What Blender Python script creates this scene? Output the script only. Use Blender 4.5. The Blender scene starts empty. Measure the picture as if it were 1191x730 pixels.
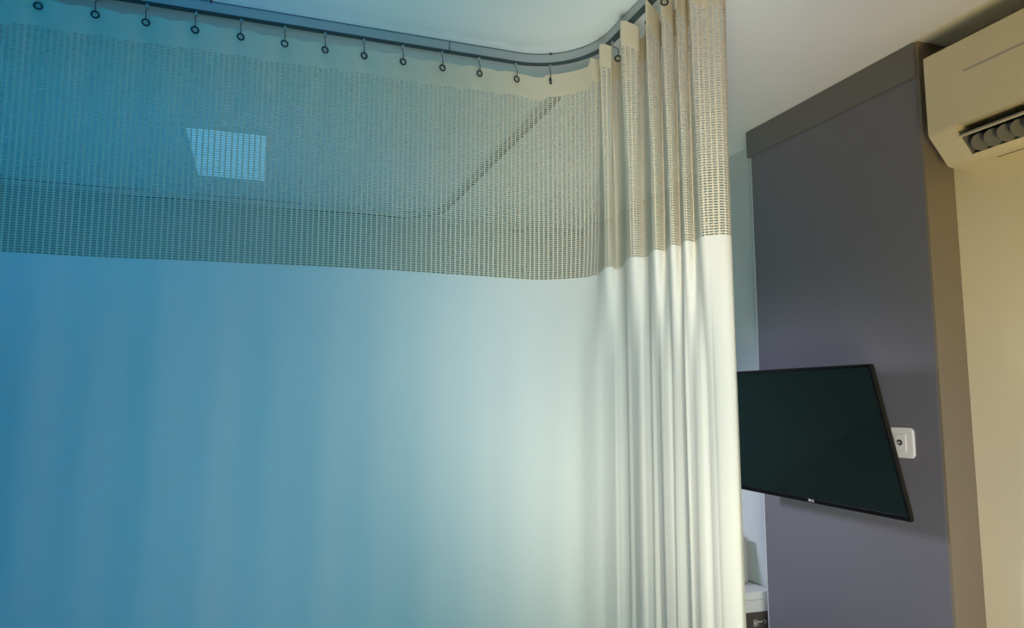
import bpy, bmesh, math, random
from mathutils import Vector, Matrix
random.seed(7)
C = bpy.context.scene.collection
SC = bpy.context.scene
PI = math.pi

# ------------------------------------------------------------------ camera
cam_d = bpy.data.cameras.new('camera'); cam = bpy.data.objects.new('camera', cam_d); C.objects.link(cam)
cam_d.sensor_width = 36; cam_d.lens = 843/1191*36; cam_d.clip_start = 0.02
cam.location = (0, 0, 1.5)
cam.rotation_euler = (math.radians(90+6.6), 0, math.radians(-19.3))
SC.camera = cam
SC.view_settings.view_transform = 'Standard'; SC.view_settings.look = 'None'
SC.view_settings.gamma = 1; SC.view_settings.use_curve_mapping = False
SC.view_settings.exposure = 0.0

# ------------------------------------------------------------------ world and lights
w = bpy.data.worlds.new('world'); SC.world = w; w.use_nodes = True
w.node_tree.nodes['Background'].inputs[0].default_value = (0.000, 0.000, 0.000, 1)
w.node_tree.nodes['Background'].inputs[1].default_value = 0.3000

def aim(o, target):
    o.rotation_euler = (Vector(target)-o.location).to_track_quat('-Z', 'Y').to_euler()
def spot(name, loc, target, color, watts, angle, blend=1.0, soft=0.2):
    d = bpy.data.lights.new(name, 'SPOT'); d.energy = watts; d.color = color
    d.spot_size = math.radians(angle); d.spot_blend = blend; d.shadow_soft_size = soft
    o = bpy.data.objects.new(name, d); C.objects.link(o); o.location = loc; aim(o, target); return o
def area(name, loc, target, color, watts, sx, sy, spread=180):
    d = bpy.data.lights.new(name, 'AREA'); d.energy = watts; d.color = color
    d.shape = 'RECTANGLE'; d.size = sx; d.size_y = sy; d.spread = math.radians(spread)
    o = bpy.data.objects.new(name, d); C.objects.link(o); o.location = loc; aim(o, target); return o
#LIGHTS
spot('room_fill_middle', (0.5, -1.2, 0.9), (1.05, 2.3, 1.15), (0.740, 1.000, 0.930), 82.6, 58, 1.0, .5)  # added fill, no such lamp in the room; cone fades leftwards
spot('room_fill_wide', (0.3, -1.2, 0.9), (0.6, 2.3, 1.0), (0.000, 0.909, 1.000), 15.2, 62, 1.0, .5)  # second added fill from an unseen source
spot('fold_fill', (0.1, 0.1, 1.1), (1.13, 1.95, 1.55), (1.000, 0.939, 0.826), 109.3, 50, 1.0, .3)  # added to light the gathered folds from the front, no fixture there
spot('fold_fill_low', (0.2, -0.3, 0.8), (1.3, 1.95, 0.95), (1.000, 0.920, 0.740), 104.5, 36, 1.0, .3)  # added fill for the lower part of the folds
spot('blue_fill_left', (-1.4, -0.4, 1.2), (-1.2, 2.3, 1.5), (0.000, 0.000, 1.000), 7.0, 80, 1.0, .3)  # added blue spot, brings the blue tint in from the left
spot('blue_fill_middle', (-0.1, -1.0, 1.2), (-0.4, 2.3, 1.5), (0.000, 0.397, 1.000), 146.0, 66, 1.0, .3)  # added blue spot, carries the tint towards the middle
spot('ceiling_wash', (1.2, 0.5, 0.6), (1.65, 1.5, 2.73), (0.832, 0.810, 1.000), 39.8, 52, 1.0, .3)  # added spot brightening the right ceiling, no fixture
spot('ceiling_wash_left', (0.5, 1.0, 0.6), (0.65, 1.9, 2.73), (0.573, 1.000, 0.976), 53.1, 54, 1.0, .3)  # added spot for the ceiling along the track
spot('ceiling_wash_blue', (-0.7, 0.6, 0.7), (-0.7, 1.7, 2.73), (0.000, 0.517, 1.000), 70.0, 66, 1.0, .3)  # added blue spot tinting the left ceiling
spot('side_wall_fill', (0.9, 0.2, 0.8), (2.245, 1.35, 0.9), (1.000, 0.894, 0.779), 133.6, 75, 1.0, .3)  # added warm fill for the near side wall, not a wall lamp
spot('side_wall_upper_fill', (1.0, -0.1, 1.0), (2.245, 1.1, 2.1), (1.000, 0.758, 0.277), 133.9, 50, 1.0, .3)  # added warm fill for the upper wall and air conditioner
spot('far_up_fill', (1.6, 3.5, 0.6), (1.2, 3.4, 2.7), (0.911, 1.000, 0.834), 29.9, 95, 1.0, .3)  # added upward fill brightening the ceiling behind the net
spot('far_up_fill_left', (-0.5, 3.2, 0.6), (-0.5, 4.2, 2.5), (0.000, 0.420, 1.000), 48.0, 90, 1.0, .3)  # added blue upward fill behind the left part of the net
spot('far_side_light', (0.75, 3.1, 1.62), (2.115, 2.6, 0.95), (0.840, 0.790, 1.000), 54.0, 80, 1.0, .12)
spot('far_back_fill', (1.2, 4.3, 1.7), (0.3, 2.4, 1.1), (0.000, 1.000, 0.985), 196.7, 75, 1.0, .3)  # added fill on the curtain's back so the screen reflects it
spot('fold_fill_high', (0.25, 0.25, 0.9), (1.16, 1.75, 2.35), (1.000, 0.832, 0.628), 104.9, 38, 1.0, .3)  # added warm fill for the top of the folds
#ENDLIGHTS

# ------------------------------------------------------------------ materials
def mat(name, color, rough=.6, metal=0, noise=0, scale=8, bump=0, bscale=60, spec=.5, coat=0):
    m = bpy.data.materials.new(name); m.use_nodes = True; nt = m.node_tree; b = nt.nodes['Principled BSDF']
    b.inputs['Roughness'].default_value = rough; b.inputs['Metallic'].default_value = metal
    b.inputs['Specular IOR Level'].default_value = spec; b.inputs['Coat Weight'].default_value = coat
    tc = nt.nodes.new('ShaderNodeTexCoord')
    n = nt.nodes.new('ShaderNodeTexNoise'); n.inputs['Scale'].default_value = scale; n.inputs['Detail'].default_value = 4
    nt.links.new(tc.outputs['Object'], n.inputs['Vector'])
    r = nt.nodes.new('ShaderNodeMix'); r.data_type = 'RGBA'
    r.inputs[6].default_value = tuple(c*(1-noise) for c in color)+(1,)
    r.inputs[7].default_value = tuple(min(1, c*(1+noise)) for c in color)+(1,)
    nt.links.new(n.outputs['Fac'], r.inputs[0]); nt.links.new(r.outputs[2], b.inputs['Base Color'])
    if bump:
        n2 = nt.nodes.new('ShaderNodeTexNoise'); n2.inputs['Scale'].default_value = bscale
        nt.links.new(tc.outputs['Object'], n2.inputs['Vector'])
        bp = nt.nodes.new('ShaderNodeBump'); bp.inputs['Strength'].default_value = bump; bp.inputs['Distance'].default_value = .002
        nt.links.new(n2.outputs['Fac'], bp.inputs['Height']); nt.links.new(bp.outputs[0], b.inputs['Normal'])
    return m
def emit(name, color, strength):
    m = bpy.data.materials.new(name); m.use_nodes = True; nt = m.node_tree; b = nt.nodes['Principled BSDF']
    b.inputs['Emission Color'].default_value = color+(1,); b.inputs['Emission Strength'].default_value = strength
    b.inputs['Base Color'].default_value = (.8, .8, .8, 1)
    return m
def cloth(name, color, holes):
    """woven curtain cloth; the mesh version has rows of small rectangular holes laid out in cloth metres (UV)"""
    m = bpy.data.materials.new(name); m.use_nodes = True; nt = m.node_tree; N = nt.nodes; L = nt.links
    b = N['Principled BSDF']; out = N['Material Output']
    b.inputs['Roughness'].default_value = .85; b.inputs['Specular IOR Level'].default_value = .1
    b.inputs['Base Color'].default_value = color+(1,)
    uv = N.new('ShaderNodeUVMap'); uv.uv_map = 'cloth'
    nz = N.new('ShaderNodeTexNoise'); nz.inputs['Scale'].default_value = 900
    mp = N.new('ShaderNodeMapping'); mp.inputs['Scale'].default_value = (1, .12, 1)
    L.new(uv.outputs[0], mp.inputs[0]); L.new(mp.outputs[0], nz.inputs['Vector'])
    bp = N.new('ShaderNodeBump'); bp.inputs['Strength'].default_value = .15; bp.inputs['Distance'].default_value = .001
    L.new(nz.outputs['Fac'], bp.inputs['Height']); L.new(bp.outputs[0], b.inputs['Normal'])
    tr = N.new('ShaderNodeBsdfTranslucent'); tr.inputs['Color'].default_value = (color[0], color[1]*.86, color[2]*.66, 1)
    mx = N.new('ShaderNodeMixShader'); mx.inputs[0].default_value = .07
    L.new(b.outputs[0], mx.inputs[1]); L.new(tr.outputs[0], mx.inputs[2])
    if not holes:
        L.new(mx.outputs[0], out.inputs['Surface']); return m
    sep = N.new('ShaderNodeSeparateXYZ'); L.new(uv.outputs[0], sep.inputs[0])
    def M(op, a, bb=None):
        n = N.new('ShaderNodeMath'); n.operation = op
        for i, v in enumerate((a, bb)):
            if v is None: continue
            if isinstance(v, (int, float)): n.inputs[i].default_value = v
            else: L.new(v, n.inputs[i])
        return n.outputs[0]
    fx = M('FRACT', M('DIVIDE', sep.outputs[0], 0.0168))
    fy = M('FRACT', M('DIVIDE', sep.outputs[1], 0.0073))
    hx = M('LESS_THAN', M('ABSOLUTE', M('SUBTRACT', fx, .5)), .355)
    hy = M('LESS_THAN', M('ABSOLUTE', M('SUBTRACT', fy, .5)), .255)
    h = M('MULTIPLY', hx, hy)
    tp = N.new('ShaderNodeBsdfTransparent')
    m2 = N.new('ShaderNodeMixShader'); L.new(h, m2.inputs[0]); L.new(mx.outputs[0], m2.inputs[1]); L.new(tp.outputs[0], m2.inputs[2])
    L.new(m2.outputs[0], out.inputs['Surface'])
    return m

CL = (.80, .78, .71); NC = (.76, .665, .50)
MT = dict(
    ceil=mat('ceiling_paint', (.78, .80, .80), .9, noise=.02, scale=3, bump=.1),
    wall=mat('light_wall_paint', (.62, .66, .68), .85, noise=.02, scale=3, bump=.1),
    beige=mat('warm_lit_wall', (.66, .60, .44), .85, noise=.02, scale=3, bump=.15),  # near stretch of the side wall, its warm light put into the colour
    backwall=mat('shaded_back_wall', (.27, .31, .30), .85, noise=.02, scale=3, bump=.1),  # shade behind the curtain put into the wall colour
    bluewall=mat('blue_bounce_wall', (.10, .38, .58), .85, noise=.02, scale=3, bump=.1),  # wall out of view, coloured blue to keep neutral bounce down
    floor=mat('grey_vinyl_floor', (.14, .15, .16), .35, noise=.08, scale=5),
    panel=mat('grey_panel_laminate', (.155, .155, .185), .55, noise=.03, scale=2),
    header=mat('grey_header_laminate', (.145, .145, .145), .55, noise=.03, scale=2),
    brown=mat('warm_lit_panel_edge', (.21, .175, .13), .6, noise=.03, scale=2),  # warm light on the panel's end face put into its colour
    rail=mat('aluminium_rail', (.46, .50, .50), .45, .5, noise=.03, scale=12),
    railin=mat('dark_rail_lip_and_gap', (.07, .10, .11), .5, .3),
    ring=mat('black_eyelet', (.015, .02, .025), .4),
    steel=mat('dark_steel', (.08, .09, .09), .4, .8),
    cream=mat('cream_ac_plastic', (.62, .56, .40), .45, noise=.02, scale=4),
    darkpl=mat('dark_grey_plastic', (.035, .037, .037), .5),
    vane=mat('grey_vane_plastic', (.15, .16, .15), .5),
    bezel=mat('black_glossy_bezel', (.006, .006, .007), .4, spec=.2),
    screen=mat('screen_reflection_tint', (.011, .018, .018), .08, spec=1.0, coat=.6),  # faint greenish reflection put into the base colour
    tvback=mat('black_matt_plastic', (.02, .02, .022), .6),
    logo=mat('silver_logo', (.75, .76, .78), .35, .3),
    white=mat('white_plastic', (.80, .80, .80), .4),
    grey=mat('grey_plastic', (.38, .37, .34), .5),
    carton=mat('brown_carton', (.085, .07, .06), .8, noise=.1, scale=20),
    print=mat('white_print', (.7, .68, .64), .7),
    wood=mat('white_laminate', (.6, .6, .6), .5),
    cloth=cloth('cream_curtain_cloth', CL, False),
    net=cloth('tan_curtain_net', NC, True),
    hem=cloth('tan_curtain_hem', NC, False),
)

# ------------------------------------------------------------------ helpers
def obj(name, bm, m, parent=None, smooth=False, loc=None):
    me = bpy.data.meshes.new(name); bm.normal_update(); bm.to_mesh(me); bm.free()
    o = bpy.data.objects.new(name, me); C.objects.link(o)
    if m: me.materials.append(m)
    if smooth:
        for p in me.polygons: p.use_smooth = True
    if parent: o.parent = parent
    if loc: o.location = loc
    return o
def tag(o, label, cat, group=None):
    o['label'] = label; o['category'] = cat
    if group: o['group'] = group
    return o
def struct(name, bm, m, parent=None):
    o = obj(name, bm, m, parent)
    if not parent: o['kind'] = 'structure'
    return o
def empty(name, loc=(0, 0, 0)):
    o = bpy.data.objects.new(name, None); C.objects.link(o); o.location = loc; o.empty_display_size = .05; return o
def box(bm, x0, x1, y0, y1, z0, z1, bev=0, seg=2, rot=None):
    r = bmesh.ops.create_cube(bm, size=1); vs = r['verts']
    bmesh.ops.scale(bm, vec=(x1-x0, y1-y0, z1-z0), verts=vs)
    bmesh.ops.translate(bm, vec=((x0+x1)/2, (y0+y1)/2, (z0+z1)/2), verts=vs)
    if bev:
        es = list({e for v in vs for e in v.link_edges})
        bmesh.ops.bevel(bm, geom=es, offset=bev, segments=seg, affect='EDGES', profile=.5)
    return bm
def bx(*a, **k): return box(bmesh.new(), *a, **k)
def tube(bm, pts, r, n=8, closed=False):
    pts = [Vector(p) for p in pts]; rings = []
    K = len(pts)
    for i, p in enumerate(pts):
        a = pts[(i-1) % K] if closed or i > 0 else p
        b = pts[(i+1) % K] if closed or i < K-1 else p
        t = (b-a).normalized()
        up = Vector((0, 0, 1)) if abs(t.z) < .9 else Vector((1, 0, 0))
        s = t.cross(up).normalized(); q = s.cross(t)
        rings.append([bm.verts.new(p+s*r*math.cos(2*PI*k/n)+q*r*math.sin(2*PI*k/n)) for k in range(n)])
    for i in range(K if closed else K-1):
        A, B = rings[i], rings[(i+1) % K]
        for k in range(n): bm.faces.new((A[k], A[(k+1) % n], B[(k+1) % n], B[k]))
    if not closed: bm.faces.new(rings[0][::-1]); bm.faces.new(rings[-1])
    bmesh.ops.recalc_face_normals(bm, faces=bm.faces)
    return bm
def torus(bm, c, nrm, R, r, n=24, k=8):
    c = Vector(c); nrm = Vector(nrm).normalized(); a = nrm.orthogonal().normalized(); b = nrm.cross(a); g = []
    for i in range(n):
        t = 2*PI*i/n; d = a*math.cos(t)+b*math.sin(t)
        g.append([bm.verts.new(c+d*(R+r*math.cos(2*PI*j/k))+nrm*r*math.sin(2*PI*j/k)) for j in range(k)])
    for i in range(n):
        for j in range(k): bm.faces.new((g[i][j], g[(i+1) % n][j], g[(i+1) % n][(j+1) % k], g[i][(j+1) % k]))
    bmesh.ops.recalc_face_normals(bm, faces=bm.faces)
    return bm
def extrude_y(bm, prof, y0, y1, caps=True):
    """profile in (x, z), extruded along y"""
    A = [bm.verts.new((x, y0, z)) for x, z in prof]; B = [bm.verts.new((x, y1, z)) for x, z in prof]
    n = len(prof)
    for i in range(n): bm.faces.new((A[i], A[(i+1) % n], B[(i+1) % n], B[i]))
    if caps: bm.faces.new(A[::-1]); bm.faces.new(B)
    bmesh.ops.recalc_face_normals(bm, faces=bm.faces)
    return bm
def strip(bm, path, prof):
    """sweep a closed (offset, z) profile along a plan path"""
    P = [Vector((p[0], p[1])) for p in path]; rings = []
    for i, p in enumerate(P):
        a = P[max(0, i-1)]; b = P[min(len(P)-1, i+1)]; t = (b-a).normalized(); nn = Vector((-t.y, t.x))
        rings.append([bm.verts.new((p.x+nn.x*o, p.y+nn.y*o, z)) for o, z in prof])
    n = len(prof)
    for i in range(len(P)-1):
        for k in range(n): bm.faces.new((rings[i][k], rings[i][(k+1) % n], rings[i+1][(k+1) % n], rings[i+1][k]))
    bm.faces.new(rings[0][::-1]); bm.faces.new(rings[-1])
    bmesh.ops.recalc_face_normals(bm, faces=bm.faces)
    return bm

# ------------------------------------------------------------------ the setting
H = 2.73
XR, YB, XL, YF = 2.245, 4.78, -2.7, -0.6
struct('ceiling', bx(XL, XR+.1, YF, YB+.1, H, H+.08), MT['ceil'])
struct('floor', bx(XL, XR+.1, -2.2, YB+.1, -.08, 0), MT['floor'])
struct('wall_back', bx(XL, XR+.1, YB, YB+.1, 0, H), MT['backwall'])
wl = struct('wall_left', bx(XL-.1, XL, YF, YB+.1, 0, H), MT['bluewall'])
PY0, PY1, PX = 1.79, 2.71, 2.115
struct('wall_right', bx(XR, XR+.1, YF, PY0+.03, 0, H), MT['beige'])
struct('wall_right_far', bx(XR, XR+.1, PY0+.03, YB, 0, H), MT['wall'])
# raised accent panel with its header band
pn = empty('wall_panel', (PX, PY0, 0))
def at(bm, o):
    bmesh.ops.translate(bm, vec=-Vector(o.location), verts=bm.verts); return bm
tag(pn, 'tall dark grey panel raised from the right wall behind the television', 'wall panel')
obj('board', at(bx(PX, XR, PY0+.012, PY1-.012, 0, H-.001, bev=.002), pn), MT['panel'], pn)
obj('header_board', at(bx(PX-.008, XR, PY0+.012, PY1+.008, 2.605, H-.001, bev=.002), pn), MT['header'], pn)
e = obj('end_board', at(bx(PX, XR, PY0, PY0+.012, 0, H-.001, bev=.001), pn), MT['brown'], pn); e['label'] = 'brown narrow end face'
obj('edge_trim', at(bx(PX, XR, PY1-.012, PY1-.007, 0, 2.605, bev=.001), pn), MT['wood'], pn)

# ------------------------------------------------------------------ ceiling curtain tracks
RX, RY, RR = 1.085, 2.335, .25
def arc_path(x_start, rx, ry, rr, y_end, step=.05):
    pts = [(x_start, ry)]; x = x_start
    while x < rx-rr-step: x += step; pts.append((x, ry))
    for k in range(0, 25):
        a = PI/2-PI/2*k/24; pts.append((rx-rr+rr*math.cos(a), ry-rr+rr*math.sin(a)))
    y = ry-rr
    while y > y_end: y -= step; pts.append((rx, y))
    return pts
def make_track(path, lab, seams, screws):
    t = empty('curtain_track', (path[0][0], path[0][1], H))
    tag(t, lab, 'curtain track', None)
    hw = .011
    obj('track_body', at(strip(bmesh.new(), path, [(-hw, 2.6945), (hw, 2.6945), (hw, 2.7255), (-hw, 2.7255)]), t), MT['rail'], t)
    obj('shadow_gap_strip', at(strip(bmesh.new(), path, [(-.009, 2.7255), (.009, 2.7255), (.009, H), (-.009, H)]), t), MT['railin'], t)  # dark strip stands for the shadow gap under the ceiling
    obj('bottom_lip', at(strip(bmesh.new(), path, [(-hw-.0008, 2.6925), (hw+.0008, 2.6925), (hw+.0008, 2.6948), (-hw-.0008, 2.6948)]), t), MT['railin'], t)
    for (x, y) in seams:
        obj('joint_sleeve', at(bx(x-.0012, x+.0012, y-hw-.0015, y+hw+.0015, 2.690, 2.7275), t), MT['steel'], t)
    for (x, y, nx, ny) in screws:
        b = bmesh.new(); c = Vector((x+nx*.010, y+ny*.010, 2.7265))
        tube(b, [c, c+Vector((nx, ny, 0))*.006], .0048, 10)
        obj('fixing_screw', at(b, t), MT['steel'], t)
    return t
path1 = arc_path(-1.6, RX, RY, RR, -.4)
make_track(path1, 'grey aluminium curtain track curving round the corner above the cream curtain', [(.585, RY)],
           [(.955, RY-.03, -.35, -.9), (-.18, RY, 0, -1)])
RX2, RY2 = 1.10, 4.70
path2 = arc_path(-1.6, RX2, RY2, .28, 2.62)
make_track(path2, 'second curtain track on the ceiling behind the curtain, seen only through its net', [], [])

# ------------------------------------------------------------------ the curtain: plan curve
FR = [ # folds on the right branch (bearing, world x), back and forth across the track
    (699, 1.09), (697.5, 1.066), (697, 1.045), (704, 1.062), (712, 1.085), (709, 1.103), (718, 1.118), (723.5, 1.118), (723, 1.08), (722, 1.040),
    (732, 1.066), (744, 1.100), (742, 1.124), (750, 1.130), (752, 1.09), (752, 1.055), (758, 1.074), (768, 1.115), (767, 1.13), (771, 1.132),
    (770.5, 1.10), (770, 1.065), (778, 1.088), (785, 1.115), (784, 1.134), (789, 1.136), (787, 1.105), (787, 1.075), (793, 1.096), (800, 1.12),
    (799, 1.14), (805, 1.145), (803, 1.117), (803, 1.09), (812, 1.104), (820, 1.128), (829, 1.140), (836, 1.150), (843, 1.172), (846, 1.192), (843, 1.205)]
def fold_xy(u, x):
    a = math.atan((u-595.5)*1.043/843/math.cos(math.radians(6.6)))+math.radians(19.3)
    return (x, x/math.tan(a))
ctrl = [(-1.5, RY-.004)]
x = -1.5
while x < RX-RR-.02: x += .045; ctrl.append((x, RY-.004+.0045*math.sin(x*46.5)+.004*math.sin(x*13+1)))
for k in range(1, 8):
    a = PI/2-math.radians(65)*k/7; ctrl.append((RX-RR+RR*math.cos(a), RY-RR+RR*math.sin(a)))
ctrl += [fold_xy(u, xx) for u, xx in FR]
def catmull(P, n):
    out = []; tags = []
    for i in range(len(P)-1):
        p0 = Vector(P[max(0, i-1)]); p1 = Vector(P[i]); p2 = Vector(P[i+1]); p3 = Vector(P[min(len(P)-1, i+2)])
        for k in range(n):
            t = k/n
            # centripetal-like damping: limit tangents
            m1 = (p2-p0)*.42; m2 = (p3-p1)*.42; L = (p2-p1).length*1.1
            if m1.length > L: m1 *= L/m1.length
            if m2.length > L: m2 *= L/m2.length
            h00 = 2*t**3-3*t**2+1; h10 = t**3-2*t**2+t; h01 = -2*t**3+3*t**2; h11 = t**3-t**2
            out.append(p1*h00+m1*h10+p2*h01+m2*h11)
    out.append(Vector(P[-1])); return out
curve = catmull(ctrl, 6)
S = [0.0]
for i in range(1, len(curve)): S.append(S[-1]+(curve[i]-curve[i-1]).length)
def smooth_curve(c, it):
    c = [v.copy() for v in c]
    for _ in range(it): c = [c[0]]+[(c[i-1]+c[i]*2+c[i+1])/4 for i in range(1, len(c)-1)]+[c[-1]]
    return c
curve_mid = smooth_curve(curve, 70); curve_lo = smooth_curve(curve, 800)
for i in range(len(curve)):      # the free end keeps its place
    k = max(0, min(1, (i-(len(curve)-34))/22)); curve_lo[i] = curve_lo[i]*(1-k)+curve_mid[i]*k
i_fold = next(i for i, p in enumerate(curve) if p.x > RX-RR+.1)
# eyelets stand on the cloth every 14 cm on the flat run and on the back folds of the stack
ring_x = [-.943, -.803, -.64, -.494, -.359, -.222, -.09, .042, .168, .294, .424, .561, .694, .832]
def top_z(i):
    p = curve[i]
    if i < i_fold:
        d = min(abs(p.x-r) for r in ring_x)
        return 2.655-.010*min(1, (d/.07))**2
    return 2.655+.028*max(0, min(1, (1.12-p.x)/.06)) if p.y < 2.2 and p.x < 1.12 else 2.655
NETB = 1.907
def net_bottom(i):
    p = curve[i]
    if i < i_fold: return NETB+.006*math.sin(p.x*3+.5)
    return NETB+.022*max(0, min(1, (2.2-p.y)/.15))
def hdr(i):
    return .082 if curve[i].y < 2.2 else .085
def sheet(z_top, z_bot, rows, sway, hem=None):
    bm = bmesh.new(); uvl = bm.loops.layers.uv.new('cloth'); G = []; UVs = {}
    for j in range(rows+1):
        row = []
        for i, p in enumerate(curve):
            zt, zb = z_top(i), z_bot(i); z = zt+(zb-zt)*j/rows
            k = max(0, min(1, (2.12-z)/.6)); k = k*k*(3-2*k)
            km = max(0, min(1, (2.55-z)/.35)); p2 = p*(1-km)+curve_mid[i]*km
            q = p2*(1-k)+curve_lo[i]*k
            s = S[i]
            off = k*(.0035*math.sin(s*17+z*1.3)+.003*math.sin(s*39-z*.9+2))
            a = curve_lo[max(0, i-1)]; b = curve_lo[min(len(curve)-1, i+1)]; t = (b-a).normalized()
            q = q+Vector((-t.y, t.x))*off
            v = bm.verts.new((q.x, q.y, z)); UVs[v] = (s, z-net_bottom(i)); row.append(v)
        G.append(row)
    for j in range(rows):
        for i in range(len(curve)-1):
            f = bm.faces.new((G[j][i], G[j+1][i], G[j+1][i+1], G[j][i+1])); f.smooth = True
            for l in f.loops: l[uvl].uv = UVs[l.vert]
    return bm
cur = empty('privacy_curtain', (1.0, RY, 0))
tag(cur, 'cream hospital privacy curtain with net top, hanging flat and gathered at the corner', 'curtain')
obj('hem_band', at(sheet(top_z, lambda i: top_z(i)-hdr(i), 4, 0), cur), MT['hem'], cur)
obj('net_panel', at(sheet(lambda i: top_z(i)-hdr(i), net_bottom, 24, 0), cur), MT['net'], cur)
obj('cloth_panel', at(sheet(net_bottom, lambda i: .25, 40, 0), cur), MT['cloth'], cur)
# eyelets (parts of the curtain) and hooks (things hanging in the track)
def add_eyelet(c, n):
    return obj('eyelet', at(torus(bmesh.new(), c, n, .0098, .0026), cur), MT['ring'], cur, smooth=True)
ords = ['first', 'second', 'third', 'fourth', 'fifth', 'sixth', 'seventh', 'eighth', 'ninth', 'tenth', 'eleventh', 'twelfth', 'thirteenth']
def make_hook(x, y, c, label, group):
    h = empty('curtain_hook', (x, y, 2.6915)); tag(h, label, 'curtain hook', group)
    obj('glider', at(bx(x-.004, x+.004, y-.004, y+.004, 2.680, 2.6915, bev=.001), h), MT['rail'], h)
    c = Vector(c)
    pts = [(x, y, 2.682), (x, y-.001, 2.674), (c.x-.002, c.y-.004, 2.664), (c.x, c.y-.005, 2.652), (c.x, c.y-.005, c.z+.010)]
    obj('hook_wire', at(tube(bmesh.new(), pts, .0014, 6), h), MT['ring'], h, smooth=True)
    return h
vis = [r for r in ring_x if r > -.6]
for k, r in enumerate(ring_x):
    y = RY-.009
    z = 2.627
    add_eyelet((r, y-.002, z), (.25, -1, 0))
    if r <= -.6: lab = 'curtain hook beyond the left edge of the photo on the flat curtain'
    elif r == .832: lab = 'curtain hook on the flat curtain just left of the last tilted one'
    else: lab = 'black curtain hook and ring over the flat curtain, %s from the left' % ords[vis.index(r)]
    if r > -.6: make_hook(r, RY, (r, y, z), lab, 'curtain hooks along the flat curtain')
# one tilted hook on the arc
a = math.radians(62)
make_hook(RX-RR+RR*math.cos(a), RY-RR+RR*math.sin(a), (.951, 2.30, 2.627), 'last black curtain hook before the folds, hanging on the rounded track corner', 'curtain hooks along the flat curtain')
add_eyelet((.951, 2.298, 2.627), (.75, -.65, 0))
for (u, xx, lab) in [(718.5, 1.105, 'black curtain hook showing between the two upright flaps of the gathered curtain'),
                     (755, 1.083, 'black curtain hook half hidden behind pleats, left of the large ring'),
                     (774, 1.068, 'black curtain hook with the large open ring near the top edge of the photo'),
                     (791, 1.078, 'black curtain hook nearest the free end of the gathered curtain')]:
    X, Y = fold_xy(u, xx)
    n = Vector((-.45, -1, 0)).normalized()
    p = Vector((X, Y, 2.632))+n*.006
    add_eyelet(p, n)
    make_hook(RX, Y, p+n*.002, lab, 'curtain hooks in the gathered folds')

# ------------------------------------------------------------------ television
T = Vector((1.884, 2.213, 1.36)); yaw, tilt, TW = .023, .254, .88; TH = TW*.573
hd = Vector((math.sin(yaw), math.cos(yaw), 0)); n0 = Vector((-math.cos(yaw), math.sin(yaw), 0))
up = Vector((0, 0, 1))*math.cos(tilt)+n0*math.sin(tilt)
nn = up.cross(-hd) if up.cross(-hd).dot(n0) > 0 else up.cross(hd)
rt = -hd   # towards the camera end; x axis of tv = far->near
Mx = Matrix((( rt.x, up.x, nn.x), (rt.y, up.y, nn.y), (rt.z, up.z, nn.z))).to_4x4()
tv = empty('television'); tv.matrix_world = Matrix.Translation(T) @ Mx
tag(tv, 'black flat screen television tilted down on a wall arm before the grey panel', 'television')
W2, H2 = TW/2, TH/2
obj('back_cover', bx(-W2+.004, W2-.004, -H2+.004, H2-.004, -.022, -.006, bev=.006), MT['tvback'], tv)
obj('back_housing', bx(-W2*.62, W2*.62, -H2*.72, H2*.35, -.055, -.026, bev=.012), MT['tvback'], tv)
fr = bmesh.new(); b = .009
box(fr, -W2, W2, H2-b, H2, -.012, .002, bev=.0015); box(fr, -W2, W2, -H2, -H2+.016, -.012, .002, bev=.0015)
box(fr, -W2, -W2+b, -H2+.014, H2-b+.002, -.012, .002, bev=.0015); box(fr, W2-b, W2, -H2+.014, H2-b+.002, -.012, .002, bev=.0015)
obj('bezel', fr, MT['bezel'], tv)
obj('screen', bx(-W2+b, W2-b, -H2+.016, H2-b, -.010, -.0005), MT['screen'], tv)
# maker's mark: round emblem and two letters
lg = bmesh.new(); cy = -H2+.010
bmesh.ops.create_cone(lg, cap_ends=True, segments=20, radius1=.0052, radius2=.0052, depth=.001, matrix=Matrix.Translation((-.010, cy, .0026)))
def bar(x0, x1, y0, y1): box(lg, x0, x1, y0, y1, .0021, .0031)
bar(-.001, .0008, cy-.0045, cy+.0045); bar(.0008, .0045, cy-.0045, cy-.003)
bar(.0062, .0078, cy-.0045, cy+.0045); bar(.0078, .0120, cy+.003, cy+.0045); bar(.0078, .0120, cy-.0045, cy-.003); bar(.0106, .0120, cy-.003, cy+.0005); bar(.0094, .0106, cy-.0008, cy+.0005)
obj('emblem', lg, MT['logo'], tv)
# bracket: wall plate, arm, pivot
br = empty('wall_bracket', (PX, 2.30, 1.36)); tag(br, 'black arm bracket holding the television off the grey panel', 'bracket')
obj('wall_plate', at(bx(PX-.008, PX, 2.24, 2.36, 1.24, 1.48, bev=.002), br), MT['tvback'], br)
ab = bmesh.new(); box(ab, PX-.10, PX-.008, 2.285, 2.315, 1.345, 1.375, bev=.003)
obj('arm', at(ab, br), MT['tvback'], br)
ab = bmesh.new(); tube(ab, [(PX-.098, 2.30, 1.32), (PX-.098, 2.30, 1.40)], .018, 16); obj('pivot', at(ab, br), MT['steel'], br)
ab = bmesh.new(); pa = T-nn*.055
tube(ab, [(PX-.10, 2.30, 1.36), pa+Vector((.01, 0, 0)), pa], .012, 10); obj('link', at(ab, br), MT['tvback'], br)

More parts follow.
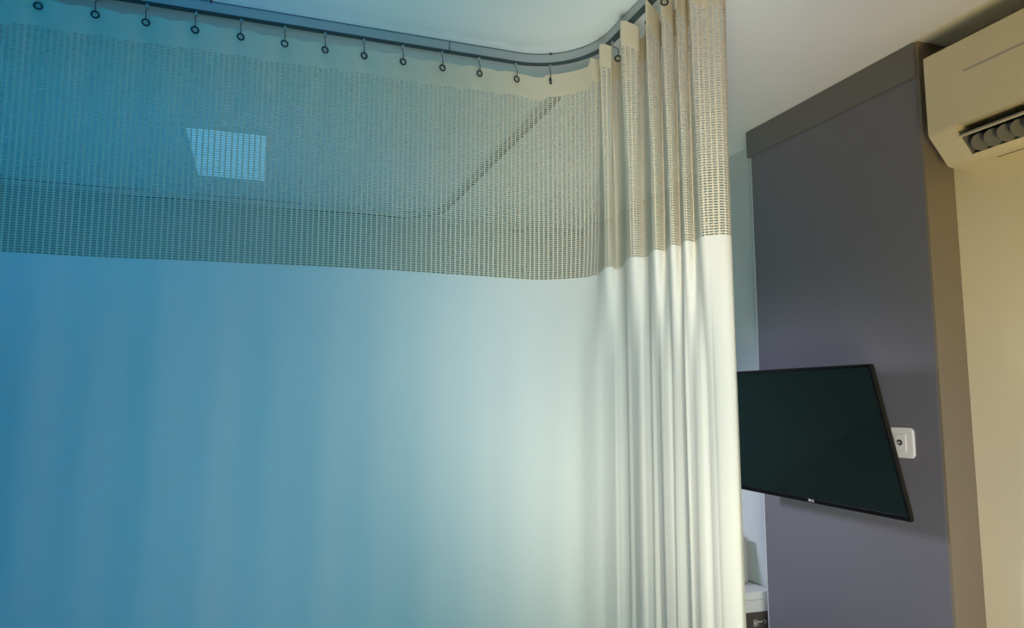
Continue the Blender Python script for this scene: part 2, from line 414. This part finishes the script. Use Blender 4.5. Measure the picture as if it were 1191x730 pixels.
# ------------------------------------------------------------------ antenna socket
so = empty('wall_socket', (PX, 1.955, 1.347)); tag(so, 'white square antenna socket on the grey panel beside the television', 'wall socket')
ZC, YC = 1.347, 1.955
pl = bx(PX-.008, PX, YC-.054, YC+.054, ZC-.052, ZC+.052)
es = [e for e in pl.edges if abs(e.verts[0].co.x-e.verts[1].co.x) > .004]
bmesh.ops.bevel(pl, geom=es, offset=.016, segments=5, affect='EDGES', profile=.5)
fx = [f for f in pl.faces if f.normal.x < -.9 or abs(f.calc_center_median().x-(PX-.008)) < 1e-5]
bmesh.ops.bevel(pl, geom=list({e for f in fx for e in f.edges}), offset=.0035, segments=2, affect='EDGES', profile=.5)
obj('cover_plate', at(pl, so), MT['white'], so)
ab = bx(PX-.0105, PX-.007, YC-.026, YC+.022, ZC-.030, ZC+.030, bev=.002); obj('insert', at(ab, so), MT['white'], so)
ab = torus(bmesh.new(), (PX-.0115, YC-.002, ZC), (1, 0, 0), .0065, .0035, 18, 8); obj('jack_ring', at(ab, so), MT['darkpl'], so, smooth=True)
ab = tube(bmesh.new(), [(PX-.010, YC-.002, ZC), (PX-.020, YC-.002, ZC)], .0030, 10); obj('jack_pin', at(ab, so), MT['logo'], so)
ab = tube(bmesh.new(), [(PX-.008, YC+.034, ZC), (PX-.0115, YC+.034, ZC)], .003, 10); obj('plate_screw', at(ab, so), MT['logo'], so)

# ------------------------------------------------------------------ split air conditioner on the beige wall
XF, ZT, ZB, ZK = 2.066, 2.634, 2.262, 2.372
YE, YN = 1.73, .84
ac = empty('air_conditioner', (XR, 1.285, 2.45)); tag(ac, 'cream split air conditioner high on the beige wall beside the grey panel', 'air conditioner')
full = [(XR, ZT), (XF+.012, ZT), (XF, ZT-.008), (XF, ZK-.008), (XF+.004, ZK-.018), (XF+.078, ZB+.004), (XF+.092, ZB), (XR, ZB)]
YO = 1.635   # far end of the outlet
# outlet cut into the lower front: from (XF, 2.361) to chamfer near the bottom
cut = [(XR, ZT), (XF+.012, ZT), (XF, ZT-.008), (XF, ZK-.012), (XF+.10, ZK+.0), (XR-.04, ZK-.03), (XR-.035, ZB+.035), (XF+.067, ZB+.013), (XF+.078, ZB+.004), (XF+.092, ZB), (XR, ZB)]
bd = bmesh.new()
extrude_y(bd, full, YO, YE); extrude_y(bd, cut, YN+.09, YO); extrude_y(bd, full, YN, YN+.09)
obj('housing', at(bd, ac), MT['cream'], ac)
gr = bmesh.new(); extrude_y(gr, [(XF-.0012, 2.527), (XF-.0012, 2.521), (XF+.003, 2.521), (XF+.003, 2.527)], YN+.03, 1.59)
obj('groove', at(gr, ac), MT['grey'], ac)
# inside of the outlet
du = bmesh.new(); extrude_y(du, [(XF+.10, ZK-.001), (XR-.041, ZK-.031), (XR-.036, ZB+.036), (XR-.039, ZB+.036), (XR-.044, ZK-.034), (XF+.10, ZK-.005)], YN+.091, YO-.001)
obj('outlet_duct', at(du, ac), MT['darkpl'], ac)
ec = bmesh.new(); extrude_y(ec, [(XF+.014, ZK-.030), (XF+.10, ZK-.006), (XR-.045, ZK-.035), (XR-.04, ZB+.04), (XF+.068, ZB+.017)], YO-.004, YO-.001); obj('duct_end', at(ec, ac), MT['vane'], ac)
lv = bmesh.new(); extrude_y(lv, [(XF+.0135, ZK-.045), (XF+.018, ZK-.038), (XF+.075, ZK-.026), (XF+.075, ZK-.030), (XF+.020, ZK-.044)], YN+.092, YO-.004)
obj('horizontal_louver', at(lv, ac), MT['grey'], ac)
lv = bmesh.new(); extrude_y(lv, [(XF+.0130, ZK-.0465), (XF+.0175, ZK-.0425), (XF+.0185, ZK-.0455), (XF+.0150, ZK-.050)], YN+.092, YO-.004)
obj('louver_edge', at(lv, ac), MT['cream'], ac)
y = YO-.030; k = 0
while y > YN+.11:
    v = bmesh.new(); pts = []
    for q in range(13):      # rounded fin, leaning
        t = q/12; ang = PI*(t-.5)
        pts.append((XF+.064-.030*math.cos(ang), ZK-.070+.028*math.sin(ang)))
    pts += [(XF+.10, ZK-.034), (XF+.12, ZK-.06), (XF+.10, ZK-.092)][0:3]
    f0 = [v.verts.new((px, y-.010*((px-XF-.03)/.07), pz)) for px, pz in pts]
    f1 = [v.verts.new((px, y-.003-.010*((px-XF-.03)/.07), pz)) for px, pz in pts]
    n = len(pts); v.faces.new(f0); v.faces.new(f1[::-1])
    for i in range(n): v.faces.new((f0[i], f0[(i+1) % n], f1[(i+1) % n], f1[i]))
    bmesh.ops.recalc_face_normals(v, faces=v.faces)
    bmesh.ops.rotate(v, cent=(XF+.05, y, ZK-.06), matrix=Matrix.Rotation(math.radians(-24), 3, 'Z'), verts=v.verts)
    obj('vane', at(v, ac), MT['vane'], ac); y -= .042; k += 1
sl = bmesh.new(); box(sl, XF+.130, XF+.135, YN+.2, 1.60, ZB-.0008, ZB+.004); obj('drain_slot', at(sl, ac), MT['darkpl'], ac)

# ------------------------------------------------------------------ lidded box, carton and grey block past the panel
BX0, BX1, BY = 1.93, 2.235, 2.80
ct = empty('carton', (2.08, 2.95, .30)); tag(ct, 'brown carton with white printing under the white lidded box', 'carton')
obj('box_body', at(bx(BX0+.004, BX1-.004, BY+.006, BY+.26, .40, .553, bev=.002), ct), MT['carton'], ct)
pr = bmesh.new(); px = 2.118; py = BY+.0045; pz = .520
def pbar(x0, x1, z0, z1): box(pr, x0, x1, py, py+.002, z0, z1)
# boxed pictogram, two short words, small symbols
pbar(px, px+.016, pz, pz+.0022); pbar(px, px+.016, pz-.026, pz-.0238); pbar(px, px+.0022, pz-.026, pz); pbar(px+.0138, px+.016, pz-.026, pz); pbar(px+.005, px+.011, pz-.019, pz-.006)
for q, (xa, wd, hh) in enumerate([(.020, .003, .010), (.0245, .004, .004), (.030, .003, .007), (.0345, .004, .004), (.040, .003, .006), (.0445, .005, .003)]):
    pbar(px+xa, px+xa+wd, pz-.008-hh/2, pz-.008+hh/2)
pbar(px+.055, px+.060, pz-.006, pz-.002); pbar(px+.060, px+.064, pz-.010, pz-.006); pbar(px+.063, px+.066, pz-.015, pz-.010); pbar(px+.056, px+.059, pz-.019, pz-.016); pbar(px+.022, px+.026, pz-.021, pz-.018)
obj('printing', at(pr, ct), MT['print'], ct)
lb = empty('lidded_box', (2.08, 2.95, .553)); tag(lb, 'white plastic lidded box stacked on the brown carton past the grey panel', 'box')
obj('box_body', at(bx(BX0+.002, BX1-.004, BY+.004, BY+.26, .554, .602, bev=.004), lb), MT['white'], lb)
obj('lid', at(bx(BX0-.002, BX1, BY-.004, BY+.266, .600, .607, bev=.002), lb), MT['white'], lb)
obj('lid_top', at(bx(BX0+.004, BX1-.005, BY+.006, BY+.258, .606, .640, bev=.006), lb), MT['white'], lb)
gc = bmesh.new(); box(gc, 1.95, 2.205, 2.945, 3.045, .641, .838, bev=.012, seg=3)  # plain grey block with rounded edges and a thin top slab
gs = empty('grey_block', (2.08, 3.0, .641)); tag(gs, 'plain grey block standing on the white lidded box', 'case')
obj('block_body', at(gc, gs), MT['grey'], gs)
obj('block_top', at(bx(1.947, 2.208, 2.942, 3.048, .832, .846, bev=.004), gs), MT['grey'], gs)
ta = empty('side_table', (2.08, 2.95, 0)); tag(ta, 'low white side table under the brown carton, mostly hidden by the curtain', 'table')
obj('tabletop', at(bx(1.86, 2.24, 2.76, 3.16, .375, .40, bev=.003), ta), MT['wood'], ta)
for lx in (1.88, 2.22):
    for ly in (2.78, 3.14): obj('leg', at(bx(lx-.012, lx+.012, ly-.012, ly+.012, 0, .375), ta), MT['steel'], ta)

# ------------------------------------------------------------------ ceiling light behind the curtain
cl = empty('ceiling_light', (-.17, 3.86, H)); tag(cl, 'white rectangular ceiling light glowing through the curtain net', 'ceiling light')
X0, X1, Y0, Y1 = -.345, -.005, 3.45, 4.20
fb = bmesh.new()
box(fb, X0-.012, X0, Y0-.012, Y1+.012, H-.022, H-.001); box(fb, X1, X1+.012, Y0-.012, Y1+.012, H-.022, H-.001)
box(fb, X0, X1, Y0-.012, Y0, H-.022, H-.001); box(fb, X0, X1, Y1, Y1+.012, H-.022, H-.001)
obj('frame', at(fb, cl), MT['white'], cl)
obj('diffuser', at(bx(X0, X1, Y0, Y1, H-.020, H-.006), cl), emit('lamp_diffuser', (.22, .66, 1.0), 0.40), cl)
cd = bx(1.66, 1.76, YB-.03, YB, H-.055, H-.035, bev=.002)
tag(obj('cable_duct', cd, MT['darkpl']), 'short dark strip on the far wall just below the ceiling', 'cable duct')
